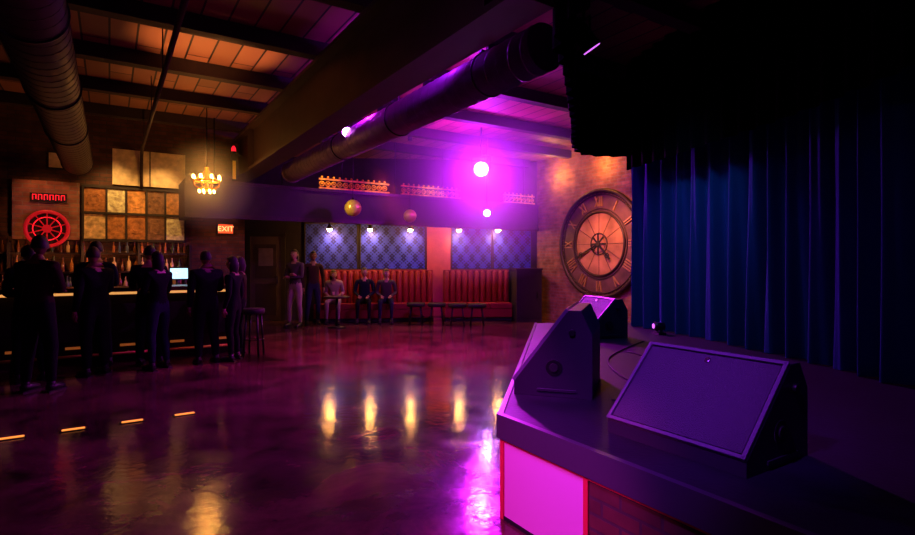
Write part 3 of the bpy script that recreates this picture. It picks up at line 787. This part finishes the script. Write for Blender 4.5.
    segs = [(J[a][0], J[c][0], t) for a, c, t in E]
    for f in b.bm.faces:
        c = f.calc_center_median(); best = min(segs, key=lambda s_: seg_dist(c, s_[0], s_[1])); f.material_index = mp[best[2]]; f.smooth = True
    sk = SK[skin]
    for t in 'LR':
        a = J['an'+t][0]
        b.tube([(a.x, a.y-.05, .05), (a.x, a.y-.02, .055), (a.x, a.y+.06, .048), (a.x, a.y+.14, .036), (a.x, a.y+.19, .03)], [.03, .046, .044, .042, .022], SHOE, 12)
        b.bx(a.x-.038, a.x+.038, a.y-.075, a.y+.19, 0, .018, SHOE)
        b.cyl((a.x, a.y, .05), (a.x, a.y, .12), .042, SHOE, 12)
    for s_, t in ((-1, 'L'), (1, 'R')):
        w0 = J['wr'+t][0]; d = J['hd'+t][0]
        side = d.cross(Vector((0, 0, 1)))
        if side.length < .3: side = Vector((0, 1, 0))
        if arms == 'down' or (arms == 'mix' and t == 'L'): side = Vector((0, 1, 0))
        side = (side-d*side.dot(d)).normalized(); pn = d.cross(side).normalized()
        if pn.dot(Vector((-s_, 0, -1))) < 0: pn = -pn
        b.tube([w0-d*.01, w0+d*.03, w0+d*.06, w0+d*.09], [.026, .030, .034, .028], sk, 10)
        for i, (off, L) in enumerate(((-.026, .065), (-.009, .075), (.009, .070), (.025, .055))):
            base = w0+d*.08+side*off; p1 = base+d*L*.45+pn*.006; p2 = p1+(d*.8+pn*.5)*L*.35; p3 = p2+(d*.4+pn*.8)*L*.25
            b.tube([base, p1, p2, p3], [.0095, .009, .008, .006], sk, 6)
        base = w0+d*.035-side*.028; b.tube([base, base-side*.022+d*.025, base-side*.026+d*.055], [.012, .010, .007], sk, 6)
    hc = T((0, .035, 1.64)) ; HM = Matrix.Translation(hc) @ Euler((lean*.3*-1, 0, headyaw)).to_matrix().to_4x4()
    def put(c, r, m, seg=12, rot=None):
        q = HM @ Vector(c)
        e = (HM.to_3x3() @ (Euler(rot).to_matrix() if rot else Matrix.Identity(3))).to_euler()
        b.sph(q, r, m, seg, rot=e)
    q = bmesh.ops.create_icosphere(b.bm, subdivisions=3, radius=1)
    for v in q['verts']:
        c = v.co.copy(); X, Y, Z = c.x*.076, c.y*.094, c.z*.118
        if Z < -.01: f = 1-.34*min(1, (-Z-.01)/.1); X *= f; Y = Y*(1-.12*min(1, -Z/.11)) + .012*min(1, -Z/.11)
        if Y > .06: Y = .06+(Y-.06)*.75
        v.co = HM @ Vector((X, Y, Z))
    b._fin(q['verts'], sk, True)
    put((0, .088, -.012), (.012, .019, .024), sk, 8, (-.3, 0, 0)); put((0, .078, -.055), (.024, .010, .008), LIP, 8)
    for s_ in (-1, 1):
        put((s_*.030, .076, .012), (.014, .010, .009), EYE, 8); put((s_*.030, .085, .012), (.006, .004, .006), PUP, 6)
        put((s_*.030, .082, .034), (.018, .007, .004), HR[hair], 6); put((s_*.078, -.005, -.005), (.010, .020, .030), sk, 8)
    q = bmesh.ops.create_icosphere(b.bm, subdivisions=3, radius=1)
    kill = []
    for v in q['verts']:
        c = v.co.copy(); P_ = Vector((c.x*.085, c.y*.104-.006, c.z*.124+.006))
        if (P_.y > .035 and P_.z < .055) or (not long and P_.z < -.045) or (not long and P_.y > -.02 and P_.z < .0): kill.append(v)
        if long and P_.z < -.02: P_.z = -.02+(P_.z+.02)*2.6; P_.y = min(P_.y, .02)-.02; P_.x *= 1.05
        v.co = HM @ P_
    b._fin(q['verts'], HR[hair], True)
    bmesh.ops.delete(b.bm, geom=kill, context='VERTS')
    bmesh.ops.scale(b.bm, vec=(k, k, k), verts=b.bm.verts[:])
    if zoff: bmesh.ops.translate(b.bm, vec=(0, 0, zoff), verts=b.bm.verts[:])
    return b.obj(name, (x, y, 0), rz)

PI = math.pi
person('bar_patron', -4.86, 6.25, ROOM-.6, 1.80, arms='cross', shirt='brown', pants='black', skin=1, hair=0, bulk=1.12, headyaw=.5)
person('bar_patron', -5.35, 6.75, ROOM+.3, 1.70, arms='cross', shirt='black', skin=1, hair=0, bulk=1.1)
person('bar_patron', -4.80, 7.15, ROOM+.6, 1.69, arms='mix', shirt='black', skin=0, hair=1, bulk=1.15, headyaw=-.6)
person('bar_patron', -5.15, 7.70, ROOM+.1, 1.79, arms='bar', shirt='navy', skin=2, hair=0)
person('bar_patron', -4.50, 7.88, ROOM-.3, 1.73, arms='bar', shirt='black', skin=0, hair=0, bulk=1.1, headyaw=.5)
person('bar_patron', -4.18, 7.55, ROOM+.6, 1.64, arms='cross', shirt='black', pants='denim', skin=2, hair=0, long=True, woman=True)
person('bar_patron', -3.72, 8.0, ROOM+.2, 1.66, arms='mix', shirt='black', skin=1, hair=0, bulk=1.15)
person('bar_patron', -3.42, 8.25, ROOM+.9, 1.58, arms='down', shirt='black', skin=0, hair=0, long=True, woman=True)
person('bar_patron', -3.55, 8.85, ROOM+1.2, 1.58, arms='cross', shirt='red', skin=0, hair=1, long=True, woman=True)
person('standing_guest', -3.74, 12.45, PI-.3, 1.78, arms='cross', shirt='grey', pants='light', skin=2, hair=1, long=True, woman=True)
person('standing_guest', -3.45, 12.9, PI+.4, 1.75, arms='down', shirt='brown', pants='denim', skin=1, hair=0)
c, sn = math.cos(BA), math.sin(BA)
def bw(x, y): return (BW[0]+c*x-sn*y, BW[1]+sn*x+c*y)
for s_, sh, pa, sk_, lg, ln in ((.85, 'light', 'light', 2, True, .35), (1.58, 'navy', 'black', 0, False, .05), (2.12, 'grey', 'denim', 2, False, .25)):
    p = bw(s_, -.56); person('seated_guest', p[0], p[1], PI+BA, 1.74, pose='sit', arms='lap', shirt=sh, pants=pa, skin=sk_, hair=0 if sh == 'navy' else 1, long=lg, woman=lg, lean=ln, zoff=.012, sleeves=not lg, headyaw=.3)
for s_ in (.35, 3.2):
    x, y = BC[0]+.8406*s_+.5417*.45, BC[1]+.5417*s_-.8406*.45
    stool(x, y, .76, 'bar_stool', .17)

# ------------------------------------------------------------------ world & camera
w_ = bpy.data.worlds.new('world'); scene.world = w_; w_.use_nodes = True
w_.node_tree.nodes['Background'].inputs[0].default_value = (.02, .004, .03, 1); w_.node_tree.nodes['Background'].inputs[1].default_value = .03
cam = bpy.data.cameras.new('camera'); cam.lens = 36*540/915; cam.sensor_width = 36; cam.clip_end = 100
cam.shift_y = -5.5/915
co = bpy.data.objects.new('camera', cam); scene.collection.objects.link(co); co.location = (0, 0, 1.5); co.rotation_euler = (PI/2, 0, 0)
scene.camera = co
